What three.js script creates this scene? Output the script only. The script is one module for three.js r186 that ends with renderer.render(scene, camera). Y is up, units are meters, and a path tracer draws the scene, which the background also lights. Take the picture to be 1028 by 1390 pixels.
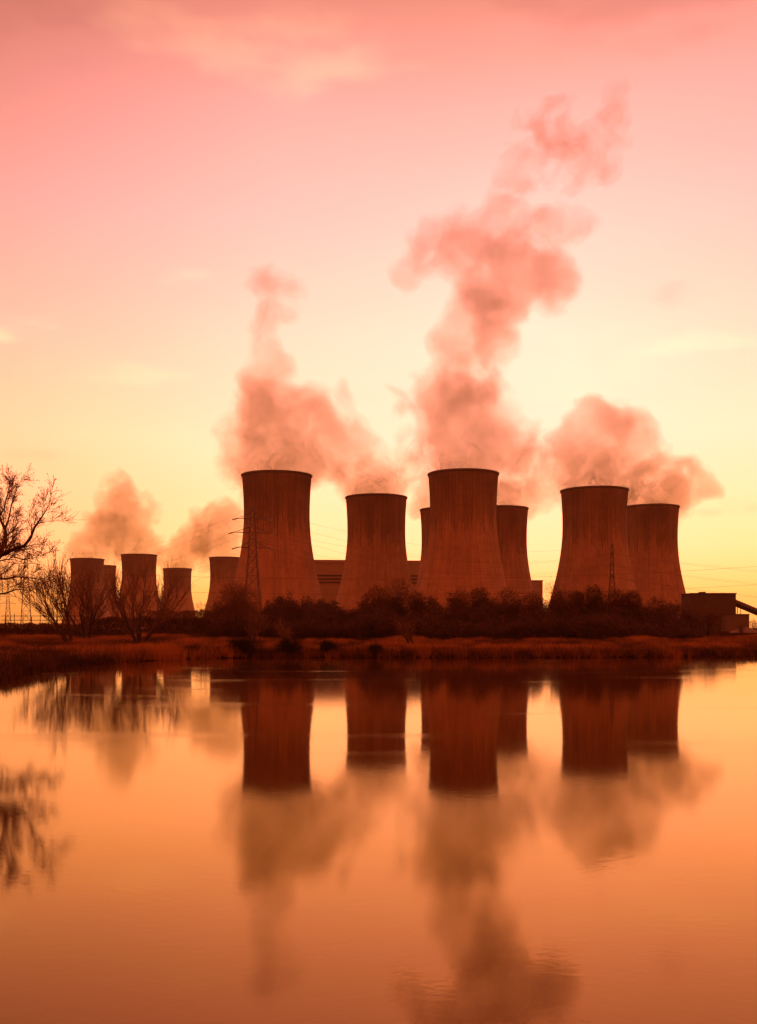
import * as THREE from 'three';
import { ImprovedNoise } from 'three/addons/math/ImprovedNoise.js';

// ---------------------------------------------------------------- camera, sky, sun, exposure
const F = 1337, CX = 514, HY = 852, EYE = 3.5;            // focal length and horizon of the view, in picture units; eye height above the water
const scene = new THREE.Scene();
const camera = new THREE.PerspectiveCamera(2 * Math.atan(695 / F) * 180 / Math.PI, 1028 / 1390, 0.5, 20000);
camera.position.set(0, EYE, 0);
camera.lookAt(0, EYE, -100);
camera.setViewOffset(1028, 1390, 0, 695 - HY, 1028, 1390); // rising front: verticals stay vertical

const renderer = new THREE.WebGLRenderer({ antialias: true });
renderer.toneMapping = THREE.LinearToneMapping;
renderer.toneMappingExposure = 1;
renderer.shadowMap.enabled = true;

const SUN_AZ = 8 * Math.PI / 180, SUN_EL = 1.3 * Math.PI / 180;
const sunDir = new THREE.Vector3(Math.sin(SUN_AZ) * Math.cos(SUN_EL), Math.sin(SUN_EL), -Math.cos(SUN_AZ) * Math.cos(SUN_EL));
const sun = new THREE.DirectionalLight(new THREE.Color().setRGB(1, 0.36, 0.1), 1.2);
sun.name = 'low_sun';
sun.position.copy(sunDir).multiplyScalar(3000);
sun.target.position.set(0, 0, 0);
sun.castShadow = true;
sun.shadow.radius = 6;
Object.assign(sun.shadow.camera, { left: -900, right: 900, top: 500, bottom: -500, near: 10, far: 6000 });
scene.add(sun, sun.target);

function mulberry(a) { return () => { a = (a + 0x6d2b79f5) | 0; let t = Math.imul(a ^ (a >>> 15), 1 | a); t = (t + Math.imul(t ^ (t >>> 7), 61 | t)) ^ t; return ((t ^ (t >>> 14)) >>> 0) / 4294967296; }; }
const perlin = new ImprovedNoise();
function fbm(x, y, z, oct, gain = 0.5) { let s = 0, a = 1, n = 0; for (let i = 0; i < oct; i++) { s += a * perlin.noise(x, y, z); n += a; a *= gain; x = x * 2.03 + 17.1; y = y * 2.03 + 5.3; z = z * 2.03 + 9.7; } return s / n; }
const clamp = (x, a = 0, b = 1) => Math.min(b, Math.max(a, x));
const smooth = (x, a, b) => { const t = clamp((x - a) / (b - a)); return t * t * (3 - 2 * t); };
const lin = (c) => { c /= 255; return c <= 0.04045 ? c / 12.92 : ((c + 0.055) / 1.055) ** 2.4; };

// A dusk sky: green and blue by height above the horizon and by bearing from the sun; red follows green (orange light, red far over the film's white).
{
  const EL = [0, 2.2, 4.4, 10.7, 16.7, 22.4, 27.7, 32.5, 50, 90];
  const AZ = [0, 11, 21, 31, 65, 180];
  const GB = [
    [[220, 110], [212, 100], [178, 82], [146, 62], [100, 40], [76, 28]],
    [[244, 138], [237, 125], [206, 106], [172, 84], [106, 46], [77, 30]],
    [[253, 176], [250, 163], [227, 147], [202, 124], [114, 56], [78, 32]],
    [[251, 212], [249, 202], [234, 176], [214, 158], [120, 66], [79, 34]],
    [[244, 212], [230, 198], [208, 178], [192, 164], [118, 70], [79, 36]],
    [[219, 200], [205, 188], [186, 172], [162, 148], [112, 72], [78, 38]],
    [[190, 174], [182, 168], [160, 148], [137, 120], [104, 70], [77, 38]],
    [[150, 128], [146, 126], [126, 107], [116, 98], [96, 64], [76, 38]],
    [[124, 100], [120, 96], [112, 88], [102, 76], [88, 54], [74, 36]],
    [[84, 46], [84, 46], [84, 46], [84, 46], [80, 42], [74, 36]],
  ].map((row) => row.map(([g, b]) => [lin(g), lin(b)]));
  const W = 2048, H = 1024, data = new Float32Array(W * H * 4);
  const find = (t, x) => { let i = 0; while (i < t.length - 2 && x > t[i + 1]) i++; const k = clamp((x - t[i]) / (t[i + 1] - t[i])); return [i, k]; };
  // clouds: [bearing from straight ahead, height, half width, half height, amount (+ lighter, - darker), noise seed] in degrees
  const clouds = [[-6.8, 30.4, 10, 2.6, 0.34, 1.5], [-21.5, 15.9, 4, 0.75, 0.4, 4.2], [-11.3, 19.3, 2.4, 0.5, 0.12, 7.7], [14, 32.5, 10, 3.6, -0.14, 9.1], [16.6, 18.0, 2.0, 0.8, -0.11, 12.4],
    [19.6, 6.4, 2.6, 0.45, -0.16, 15.2], [21.2, 6.9, 2.4, 0.35, -0.14, 17.7], [-19, 9.4, 2.4, 0.5, -0.08, 21.4], [-20, 32, 9, 4, -0.1, 25.7], [18, 15.4, 5, 0.8, 0.12, 27.9],
    [-1.5, 5.6, 2.2, 0.5, -0.06, 31.2], [13.5, 15, 6, 3, 0.04, 33], [-15, 14, 6, 0.7, 0.1, 36]];
  for (let row = 0; row < H; row++) {
    const el = ((row + 0.5) / H - 0.5) * 180, [ie, ke] = find(EL, Math.max(0, el));
    for (let col = 0; col < W; col++) {
      const lon = ((col + 0.5) / W - 0.5) * 2 * Math.PI;                       // x = cos, z = sin
      let az = Math.atan2(Math.cos(lon), -Math.sin(lon)) * 180 / Math.PI;      // bearing from straight ahead, right positive
      let d = Math.abs(((az - 8 + 540) % 360) - 180);
      d = Math.sqrt(d * d + 9) - 3;
      const [ia, ka] = find(AZ, d);
      let g = 0, b = 0;
      for (const [i, wi] of [[ie, 1 - ke], [ie + 1, ke]]) for (const [j, wj] of [[ia, 1 - ka], [ia + 1, ka]]) { g += GB[i][j][0] * wi * wj; b += GB[i][j][1] * wi * wj; }
      let r = g * Math.max(3.0, 4.0 - 3.1 * g);
      r *= 1 + 0.9 * Math.max(smooth(d, 35, 130), smooth(el, 34, 75));
      if (el > 0 && el < 45) {
        const soft = fbm(az * 0.05 + 3, el * 0.14, 2, 4);
        const wide = 1 + soft * 0.05;
        r *= wide; g *= wide; b *= wide;
        for (const [ca, ce, ra, re, amount, s] of clouds) {
          const da = (az - ca) / ra, de = (el - ce) / re, q = da * da + de * de;
          if (q > 1.6) continue;
          const n = fbm(az * 0.35 / Math.sqrt(ra / 3) + s, el * 1.1 / Math.sqrt(re) + s, s, 5, 0.55);
          const m = smooth(0.95 - q + n * 1.9, 0.05, 1.6) * amount;
          if (m > 0) { r *= 1 + 0.5 * m; g *= 1 + m; b *= 1 + m * 0.45; } else { r *= 1 + 0.9 * m; g *= 1 + 1.1 * m; b *= 1 + 1.1 * m; }
        }
      }
      const o = (row * W + col) * 4;
      data[o] = r; data[o + 1] = g; data[o + 2] = b; data[o + 3] = 1;
    }
  }
  const sky = new THREE.DataTexture(data, W, H, THREE.RGBAFormat, THREE.FloatType);
  sky.mapping = THREE.EquirectangularReflectionMapping;
  sky.magFilter = THREE.LinearFilter; sky.minFilter = THREE.LinearFilter;
  sky.needsUpdate = true;
  scene.background = sky;
  scene.environment = sky;
}

// ---------------------------------------------------------------- helpers
const at = (px, py, d) => new THREE.Vector3((px - CX) / F * d, EYE + (HY - py) / F * d, -d);
const xAt = (px, d) => (px - CX) / F * d;
const hAt = (py, d) => EYE + (HY - py) / F * d;
const taken = new Map();
function numbered(name) { const n = taken.get(name) ?? 0; taken.set(name, n + 1); return n ? `${name}_${String(n).padStart(3, '0')}` : name; }
function tag(o, label, category, group) { o.userData.label = label; o.userData.category = category; if (group) o.userData.group = group; return o; }
function thing(name, label, category, pos = [0, 0, 0], turn = 0, group) { const g = new THREE.Group(); g.name = numbered(name); g.position.set(...pos); g.rotation.y = turn; scene.add(g); return tag(g, label, category, group); }
function part(name, geometry, material, parent) { const m = new THREE.Mesh(geometry, material); m.name = name; m.castShadow = m.receiveShadow = true; parent.add(m); return m; }
function structure(name, geometry, material) { const m = part(name, geometry, material, scene); m.userData.kind = 'structure'; m.userData.label = undefined; return m; }
function std(r, g, b, rough = 0.9, extra = {}) { return new THREE.MeshStandardMaterial({ color: new THREE.Color().setRGB(r, g, b), roughness: rough, ...extra }); }

// collects triangles; every solid is closed
class Mesher {
  constructor() { this.p = []; this.i = []; this.uv = []; }
  vert(v, u = 0, w = 0) { this.p.push(v.x, v.y, v.z); this.uv.push(u, w); return this.p.length / 3 - 1; }
  tri(a, b, c) { this.i.push(a, b, c); }
  quad(a, b, c, d) { this.i.push(a, b, c, a, c, d); }
  limb(a, b, ra, rb, sides = 4) {
    const d = b.clone().sub(a).normalize(), u = Math.abs(d.y) < 0.9 ? new THREE.Vector3(0, 1, 0).cross(d).normalize() : new THREE.Vector3(1, 0, 0).cross(d).normalize(), w = d.clone().cross(u);
    const A = [], B = [];
    for (let k = 0; k < sides; k++) {
      const t = k / sides * 2 * Math.PI, o = u.clone().multiplyScalar(Math.cos(t)).addScaledVector(w, Math.sin(t));
      A.push(this.vert(a.clone().addScaledVector(o, ra))); B.push(this.vert(b.clone().addScaledVector(o, rb)));
    }
    for (let k = 0; k < sides; k++) { const n = (k + 1) % sides; this.quad(A[k], A[n], B[n], B[k]); }
    for (let k = 1; k < sides - 1; k++) { this.tri(A[0], A[k + 1], A[k]); this.tri(B[0], B[k], B[k + 1]); }
  }
  box(x0, y0, z0, x1, y1, z1) {
    const v = [];
    for (const y of [y0, y1]) for (const [x, z] of [[x0, z0], [x1, z0], [x1, z1], [x0, z1]]) v.push(this.vert(new THREE.Vector3(x, y, z)));
    this.quad(v[0], v[1], v[2], v[3]); this.quad(v[4], v[7], v[6], v[5]);
    for (let k = 0; k < 4; k++) { const n = (k + 1) % 4; this.quad(v[k], v[k + 4], v[n + 4], v[n]); }
    return this;
  }
  build(flat = false) {
    let g = new THREE.BufferGeometry();
    g.setAttribute('position', new THREE.Float32BufferAttribute(this.p, 3));
    g.setAttribute('uv', new THREE.Float32BufferAttribute(this.uv, 2));
    g.setIndex(this.i);
    if (flat) g = g.toNonIndexed();
    g.computeVertexNormals();
    return g;
  }
}
function texture(w, h, fn, srgb = false, repeat) {
  const data = new Uint8Array(w * h * 4);
  for (let y = 0; y < h; y++) for (let x = 0; x < w; x++) { const c = fn(x / w, y / h, x, y); for (let k = 0; k < 3; k++) data[(y * w + x) * 4 + k] = clamp(c[k] ?? c[0]) * 255; data[(y * w + x) * 4 + 3] = 255; }
  const t = new THREE.DataTexture(data, w, h);
  t.wrapS = t.wrapT = THREE.RepeatWrapping; t.magFilter = THREE.LinearFilter; t.minFilter = THREE.LinearMipmapLinearFilter; t.generateMipmaps = true;
  if (srgb) t.colorSpace = THREE.SRGBColorSpace;
  if (repeat) t.repeat.set(...repeat);
  t.needsUpdate = true;
  return t;
}
// noise that closes on itself in u (and v when both wrap)
const ring = (u, v, fu, fv, s) => { const a = u * 2 * Math.PI; return perlin.noise(Math.cos(a) * fu / 6.283 + s, Math.sin(a) * fu / 6.283 + s, v * fv + s); };
const tile = (u, v, f, s) => { const a = u * 2 * Math.PI, b = v * 2 * Math.PI, k = f / 6.283; return 0.5 * (perlin.noise(Math.cos(a) * k + s, Math.sin(a) * k + Math.cos(b) * k, Math.sin(b) * k + s) + perlin.noise(Math.sin(a) * k + 31 + s, Math.cos(b) * k + s, Math.cos(a) * k - Math.sin(b) * k)); };

// ---------------------------------------------------------------- ground and water
const shore = [[-25, -20], [-24.2, -50], [-24.6, -64], [-26.4, -74], [-28, -88], [-26, -100], [-21.5, -109], [-18.2, -113], [-8, -114.5], [0, -113.5], [12, -114], [26, -115], [45, -117], [70, -118], [104, -117], [120, -104], [122, -40], [110, -12], [60, -6], [0, -5], [-16, -7]];
function shoreDistance(x, z) { // > 0 on land
  let best = 1e9, inside = false;
  for (let i = 0, j = shore.length - 1; i < shore.length; j = i++) {
    const [x0, z0] = shore[j], [x1, z1] = shore[i], dx = x1 - x0, dz = z1 - z0, t = clamp(((x - x0) * dx + (z - z0) * dz) / (dx * dx + dz * dz));
    best = Math.min(best, (x - x0 - t * dx) ** 2 + (z - z0 - t * dz) ** 2);
    if ((z1 > z) !== (z0 > z) && x < (x0 - x1) * (z - z1) / (z0 - z1) + x1) inside = !inside;
  }
  return inside ? -Math.sqrt(best) : Math.sqrt(best);
}
function groundHeight(x, z) {
  let s = shoreDistance(x, z);
  s += Math.abs(s) < 30 ? fbm(x * 0.22, z * 0.22, 4.2, 3) * 1.6 : 0;
  if (s < 0) return Math.max(-2.2, s * 0.25) - 0.02;
  const bumps = fbm(x * 0.09, z * 0.09, 1.7, 3) * 0.25;
  return 0.02 + Math.min(0.35, s * 0.3) + smooth(s, 0, 70) * 0.95 + bumps * smooth(s, 0, 8);
}
{
  const steps = (marks) => { const out = []; for (let i = 0; i + 2 < marks.length; i += 2) { const [a, n, b] = [marks[i], marks[i + 1], marks[i + 2]]; for (let k = 0; k < n; k++) out.push(a + (b - a) * k / n); } out.push(marks[marks.length - 1]); return out; };
  const xs = steps([-3000, 6, -1400, 10, -300, 14, -110, 26, -60, 86, 70, 24, 140, 12, 300, 10, 1400, 6, 3000]);
  const zs = steps([1500, 6, 100, 10, 10, 20, -55, 104, -135, 40, -215, 14, -400, 10, -1400, 6, -3200]);
  const m = new Mesher();
  for (const z of zs) for (const x of xs) m.vert(new THREE.Vector3(x, groundHeight(x, z), z), x, z);
  const n = xs.length;
  for (let j = 0; j + 1 < zs.length; j++) for (let i = 0; i + 1 < n; i++) { const a = j * n + i; m.tri(a, a + 1, a + n); m.tri(a + 1, a + n + 1, a + n); }
  const soil = texture(512, 512, (u, v) => { const k = 0.5 + 0.35 * tile(u, v, 14, 3) + 0.25 * tile(u, v, 60, 8) + 0.2 * tile(u, v, 150, 12); return [0.2 + 0.3 * k, 0.14 + 0.2 * k, 0.08 + 0.1 * k]; }, true, [1 / 37, 1 / 37]);
  structure('ground', m.build(), new THREE.MeshPhysicalMaterial({ color: new THREE.Color().setRGB(0.42, 0.33, 0.27), roughness: 1, specularIntensity: 0, map: soil }));
}
{
  const ripple = texture(1024, 1024, (u, v) => [0.5 + 0.28 * tile(u, v, 60, 3) + 0.2 * tile(u, v, 150, 8) + 0.14 * tile(u, v, 340, 5)], false, [1 / 14, 1 / 9]);
  const ruffle = texture(512, 512, (u, v) => { const k = tile(u, v, 9, 2) + 0.5 * tile(u, v, 23, 6); return [0, 0.36 + 0.5 * smooth(k, 0.1, 0.6), 0]; }, false, [1 / 130, 1 / 34]);
  const g = new THREE.PlaneGeometry(170, 130, 1, 1);
  g.rotateX(-Math.PI / 2); g.translate(45, 0, -61);
  const p = g.attributes.position, uv = g.attributes.uv;
  for (let i = 0; i < p.count; i++) uv.setXY(i, p.getX(i), -p.getZ(i));
  const water = new THREE.MeshPhysicalMaterial({ color: new THREE.Color().setRGB(0.16, 0.05, 0.004), metalness: 0.5, specularColor: new THREE.Color().setRGB(1, 1, 0.28), roughness: 0.13, roughnessMap: ruffle, ior: 1.34, bumpMap: ripple, bumpScale: 0.0009 });
  structure('lake_water', g, water);
}

// ---------------------------------------------------------------- cooling towers
const TOWER_H = 114;
const radius = (y) => 23.7 * Math.sqrt(1 + ((y - 85) / (y > 85 ? 84 : 61)) ** 2);
const concreteMap = texture(2048, 1024, (u, v) => {
  const y = v * TOWER_H;
  let k = 0.745 + 0.07 * ring(u, v, 14, 5, 3) + 0.06 * ring(u, v, 90, 3, 7) + 0.05 * ring(u, v, 300, 60, 11);
  k += ((y * 0.62) % 1) < 0.1 ? -0.045 : 0;                                         // lift joints of the concrete
  k += 0.013 * Math.sign(ring(Math.floor(u * 44) / 44, Math.floor(y / 3.2) / 30, 200, 90, 2));
  const edge = 0.66 + 0.13 * ring(u, 0.3, 22, 1, 5) + 0.12 * ring(u, 0.1, 130, 1, 9) + 0.08 * ring(u, 0.7, 420, 1, 1);  // wet soot streaks running down from the mouth
  if (v > edge) k *= 0.83 + 0.09 * ring(u, v, 260, 2, 4) - 0.05 * (v > edge + 0.12 ? 1 : 0);
  const drip = ring(u, v * 0.2, 340, 2, 15);
  if (drip > 0.3 && v > 0.35) k *= 0.9;
  return [k, k * 0.9, k * 0.8];
}, true);
const concrete = new THREE.MeshStandardMaterial({ map: concreteMap, color: new THREE.Color().setRGB(1, 0.8, 0.66), roughness: 0.92 });
const rimConcrete = std(0.2, 0.15, 0.11, 0.9);
let shellGeometry, rimGeometry;
{
  const RIBS = 88, SEG = RIBS * 4, m = new Mesher(), V = new THREE.Vector3();
  const rows = []; for (let k = 0; k <= 40; k++) rows.push(k / 40 * 112.4);
  const put = (r, y, s, rib) => { const a = s / SEG * 2 * Math.PI, q = rib && s % 4 === 0 ? 0.22 : 0; return m.vert(V.set(Math.cos(a) * (r + q), y, Math.sin(a) * (r + q)), s / SEG, y / TOWER_H); };
  const grids = [];
  for (const y of rows) { const g = []; for (let s = 0; s <= SEG; s++) g.push(put(radius(y), y, s, true)); grids.push(g); }
  for (let k = 40; k >= 0; k -= 4) { const y = rows[k], g = []; for (let s = 0; s <= SEG; s++) g.push(put(radius(y) - 0.7, y, s, false)); grids.push(g); }
  for (let j = 0; j + 1 < grids.length; j++) for (let s = 0; s < SEG; s++) m.quad(grids[j][s], grids[j + 1][s], grids[j + 1][s + 1], grids[j][s + 1]);
  shellGeometry = m.build();
  const profile = [[radius(112.4) - 0.9, 112.2], [radius(112.4) + 0.3, 112.2], [radius(114) + 0.75, 112.9], [radius(114) + 0.75, 113.9], [radius(114) + 0.6, 114], [radius(114) - 0.9, 114], [radius(112.4) - 0.9, 112.2]].map(([x, y]) => new THREE.Vector2(x, y));
  rimGeometry = new THREE.LatheGeometry(profile, 160).toNonIndexed();
  rimGeometry.computeVertexNormals();
}
const towers = {}, towerAt = {};
function tower(key, px, d, wide, turn, label) {
  const t = thing('cooling_tower', label, 'cooling tower', [xAt(px, d), 0.4, -d], turn, 'concrete cooling towers');
  t.scale.set(wide, 1, wide);
  part('shell', shellGeometry, concrete, t);
  part('rim_ring', rimGeometry, rimConcrete, t);
  towers[key] = d; towerAt[key] = t.position;
}
tower('t1', 376, 717, 1, 0.3, 'large cooling tower behind the lattice pylon, leftmost of the big near towers');
tower('t2', 511, 838, 1.03, 1.1, 'cooling tower standing between the two tallest near towers, its base behind the thicket');
tower('t3', 629, 710, 1, 2.2, 'large cooling tower under the tallest steam column, centre of the picture');
tower('t4', 680, 916, 1, 3.1, 'cooling tower half hidden behind the right side of the central tower');
tower('t3b', 607, 925, 1, 4.5, 'cooling tower showing as a thin sliver left of the central tower');
tower('t5', 807, 795, 1.06, 5.2, 'large cooling tower with the slim pylon in front, right of the bright gap');
tower('t6', 883, 905, 1.01, 0.9, 'rightmost cooling tower, partly hidden by its neighbour, beside the conveyor house');
tower('t7', 118.5, 1590, 1.06, 1.9, 'leftmost of the small far cooling towers, behind bare trees');
tower('t8', 138, 1760, 1.02, 2.7, 'far cooling tower peeping out right of the leftmost small tower');
tower('t9', 189, 1500, 1.06, 3.9, 'far cooling tower directly behind the bare tree with the spreading crown');
tower('t10', 241, 1850, 1.06, 4.9, 'smallest far cooling tower standing alone between two sky gaps');
tower('t11', 307, 1560, 1.04, 5.7, 'far cooling tower partly covered by the left edge of the big pylon tower');

// ---------------------------------------------------------------- steam
function surfaceNets(f, nx, ny, nz, iso, origin, h, alphaOf) {
  const pos = [], index = [], alpha = [], vid = new Int32Array(nx * ny * nz).fill(-1), sy = nx, sz = nx * ny;
  const corner = [0, 1, sy, sy + 1, sz, sz + 1, sz + sy, sz + sy + 1];
  const edges = [[0, 1], [2, 3], [4, 5], [6, 7], [0, 2], [1, 3], [4, 6], [5, 7], [0, 4], [1, 5], [2, 6], [3, 7]];
  for (let z = 0; z < nz - 1; z++) for (let y = 0; y < ny - 1; y++) for (let x = 0; x < nx - 1; x++) {
    const b = x + y * sy + z * sz;
    let mask = 0;
    for (let c = 0; c < 8; c++) if (f[b + corner[c]] > iso) mask |= 1 << c;
    if (mask === 0 || mask === 255) continue;
    let px = 0, py = 0, pz = 0, n = 0;
    for (const [a, c] of edges) {
      if (((mask >> a) & 1) === ((mask >> c) & 1)) continue;
      const fa = f[b + corner[a]], fc = f[b + corner[c]], t = (iso - fa) / (fc - fa);
      px += (a & 1) + t * ((c & 1) - (a & 1)); py += ((a >> 1) & 1) + t * (((c >> 1) & 1) - ((a >> 1) & 1)); pz += ((a >> 2) & 1) + t * (((c >> 2) & 1) - ((a >> 2) & 1)); n++;
    }
    vid[b] = pos.length / 3;
    const X = origin.x + (x + px / n) * h, Y = origin.y + (y + py / n) * h, Z = origin.z + (z + pz / n) * h;
    pos.push(X, Y, Z);
    alpha.push(1, 1, 1, alphaOf(X, Y, Z));
  }
  const face = (a, b, c, d, flip) => { if (a < 0 || b < 0 || c < 0 || d < 0) return; if (flip) index.push(a, c, b, a, d, c); else index.push(a, b, c, a, c, d); };
  for (let z = 1; z < nz - 1; z++) for (let y = 1; y < ny - 1; y++) for (let x = 1; x < nx - 1; x++) {
    const b = x + y * sy + z * sz, inside = f[b] > iso;
    if (inside !== f[b + 1] > iso) face(vid[b - sy - sz], vid[b - sz], vid[b], vid[b - sy], !inside);
    if (inside !== f[b + sy] > iso) face(vid[b - 1 - sz], vid[b - 1], vid[b], vid[b - sz], !inside);
    if (inside !== f[b + sz] > iso) face(vid[b - 1 - sy], vid[b - sy], vid[b], vid[b - 1], !inside);
  }
  const g = new THREE.BufferGeometry();
  g.setAttribute('position', new THREE.Float32BufferAttribute(pos, 3));
  g.setAttribute('color', new THREE.Float32BufferAttribute(alpha, 4));
  g.setIndex(index);
  g.computeVertexNormals();
  return g;
}
// Vapour: droplets that scatter a little light at each layer of the cloud, and dim what lies behind by how much of it the eye looks through.
const vapour = (n, strength = 0.022) => new THREE.MeshPhysicalMaterial({ color: new THREE.Color().setRGB(0.93, 0.9, 0.88), roughness: 1, specularIntensity: 0, vertexColors: true, transparent: true, opacity: 1, thickness: 1,
  attenuationColor: new THREE.Color().setRGB(0.4, 0.375, 0.305), attenuationDistance: n / strength, depthWrite: false });
const LAYERS = {
  near: { iso: [0.04, 0.24, 0.56], thin: [0.004, 0.006, 0.008], mat: vapour(3), oct: 5 },
  small: { iso: [0.04, 0.24, 0.56], thin: [0.004, 0.006, 0.008], mat: vapour(3), oct: 5 },
  far: { iso: [0.06, 0.36], thin: [0.005, 0.008], mat: vapour(2, 0.0125), oct: 4 },
};
let steamTriangles = 0;
function steam(key, label, seed, cell, blobs, scaleOf = 1, layers = 'small', dense = 1) {
  const rng = mulberry(seed * 977 + 13), D = towers[key], k = D / F;
  const balls = blobs.map(([px, py, r, w = 1, dz]) => { const c = at(px, py, D); c.z += dz ?? (rng() - 0.5) * r * k * 0.9; return { c, r: r * k * 1.62, w }; });
  const mouth = new THREE.Vector3(towerAt[key].x, TOWER_H + 0.4, towerAt[key].z);             // vapour fills the mouth of its tower
  for (let q = 0; q < 7; q++) { const a = q / 6 * 6.2832, ring = q < 6 ? 14 : 0; balls.push({ c: new THREE.Vector3(mouth.x + Math.cos(a) * ring, mouth.y + 3, mouth.z + Math.sin(a) * ring), r: 17, w: 1.5 }); }
  const lo = new THREE.Vector3(1e9, 1e9, 1e9), hi = lo.clone().negate();
  for (const { c, r } of balls) { lo.min(c.clone().subScalar(r + cell * 2 + 4)); hi.max(c.clone().addScalar(r + cell * 2 + 4)); }
  const nx = Math.ceil((hi.x - lo.x) / cell) + 1, ny = Math.ceil((hi.y - lo.y) / cell) + 1, nz = Math.ceil((hi.z - lo.z) / cell) + 1, f = new Float32Array(nx * ny * nz);
  const L = 30 * scaleOf, at0 = seed * 7.31;
  for (let z = 0; z < nz; z++) for (let y = 0; y < ny; y++) for (let x = 0; x < nx; x++) {
    const o = x + nx * (y + ny * z);
    if (!x || !y || !z || x === nx - 1 || y === ny - 1 || z === nz - 1) { f[o] = -1; continue; }
    let X = lo.x + x * cell, Y = lo.y + y * cell, Z = lo.z + z * cell;
    let near = false;
    for (const { c, r } of balls) if ((X - c.x) ** 2 + (Y - c.y) ** 2 + (Z - c.z) ** 2 < (r + 9) ** 2) { near = true; break; }
    if (!near) { f[o] = -1; continue; }
    const wx = perlin.noise(X / L + at0, Y / L, Z / L), wy = perlin.noise(X / L, Y / L + at0 + 9, Z / L), wz = perlin.noise(X / L, Y / L, Z / L + at0 + 21);
    const M = L * 0.3, vx = perlin.noise(X / M - at0, Y / M, Z / M + 3), vy = perlin.noise(X / M + 7, Y / M - at0, Z / M);
    const QX = X + wx * L * 0.4 + vx * L * 0.13, QY = Y + wy * L * 0.4 + vy * L * 0.13, QZ = Z + wz * L * 0.34;
    let s = 0;
    for (const { c, r, w } of balls) { const q = 1 - ((QX - c.x) ** 2 + (QY - c.y) ** 2 + (QZ - c.z) ** 2) / (r * r); if (q > 0) s += w * q * q; }
    if (s <= 0) { f[o] = -1; continue; }
    s = 1.15 * (1 - Math.exp(-1.25 * s));
    const n = fbm(QX / (L * 0.62) + at0, QY / (L * 0.72) - at0, QZ / (L * 0.62), LAYERS[layers].oct, 0.6), big = perlin.noise(X / (L * 1.7) + at0, Y / (L * 1.7), Z / (L * 1.7) - at0);
    f[o] = s * (1 + 0.5 * big) * dense + n * 2.4 * Math.min(1, 0.2 + s) - 0.13;
  }
  const cloud = thing('steam_cloud', label, 'steam cloud', [0, 0, 0], 0, 'steam rising from the cooling towers');
  const base = new THREE.Vector3(xAt(blobs[0][0], D), hAt(blobs[0][1], D), -D);
  cloud.position.copy(base);
  lo.sub(base);
  const { iso: levels, thin, mat } = LAYERS[layers];
  levels.forEach((iso, i) => {
    const a = thin[i];
    const g = surfaceNets(f, nx, ny, nz, iso, lo, cell, (X, Y, Z) => { const near = Math.exp(-((X + base.x - mouth.x) ** 2 + 2.2 * (Y + base.y - mouth.y) ** 2 + (Z + base.z - mouth.z) ** 2) / 30 ** 2); return clamp(a * (1 + 8 * near) * (1 + 0.9 * perlin.noise(X / 11 + i * 3, Y / 11, Z / 11 + at0)), 0.003, 0.3); });
    if (!g.index.count) return;
    steamTriangles += g.index.count / 3;
    const m = part('vapour_layer', g, mat, cloud);
    m.castShadow = true;
  });
}
steam('t1', 'steam billowing left of the lattice pylon tower with a thin column rising from it', 1, 2.2,
  [[376, 632, 46], [345, 618, 40], [330, 596, 32], [322, 622, 22], [360, 584, 46], [402, 588, 46], [434, 604, 40], [462, 612, 32], [480, 594, 22], [350, 552, 30], [392, 556, 34], [430, 572, 28],
    [348, 524, 26, 0.9], [362, 498, 24, 0.8], [366, 468, 20, 0.7], [358, 440, 18, 0.6], [368, 412, 20, 0.7], [392, 396, 18, 0.7], [356, 388, 18, 0.8], [374, 378, 16, 0.8], [394, 376, 12, 0.6], [384, 428, 14, 0.5], [478, 538, 16, 0.7], [488, 566, 16, 0.7], [474, 520, 9, 0.6], [440, 540, 12, 0.4], [342, 648, 15, 0.8, 26], [330, 636, 18, 0.8, 14], [362, 652, 10, 0.5, 28]], 1, 'near');
steam('t2', 'small low puff of steam on the tower between the two tallest near towers', 2, 2.2,
  [[511, 660, 36, 0.8], [484, 676, 13, 0.8, 22], [500, 678, 12, 0.6, 26], [478, 658, 24], [545, 656, 24, 0.8], [470, 640, 16, 0.7], [530, 630, 20, 0.6], [506, 628, 16, 0.5], [548, 560, 14, 0.5], [556, 590, 12, 0.45], [538, 536, 12, 0.5], [520, 604, 12, 0.4], [552, 620, 14, 0.5]]);
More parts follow.
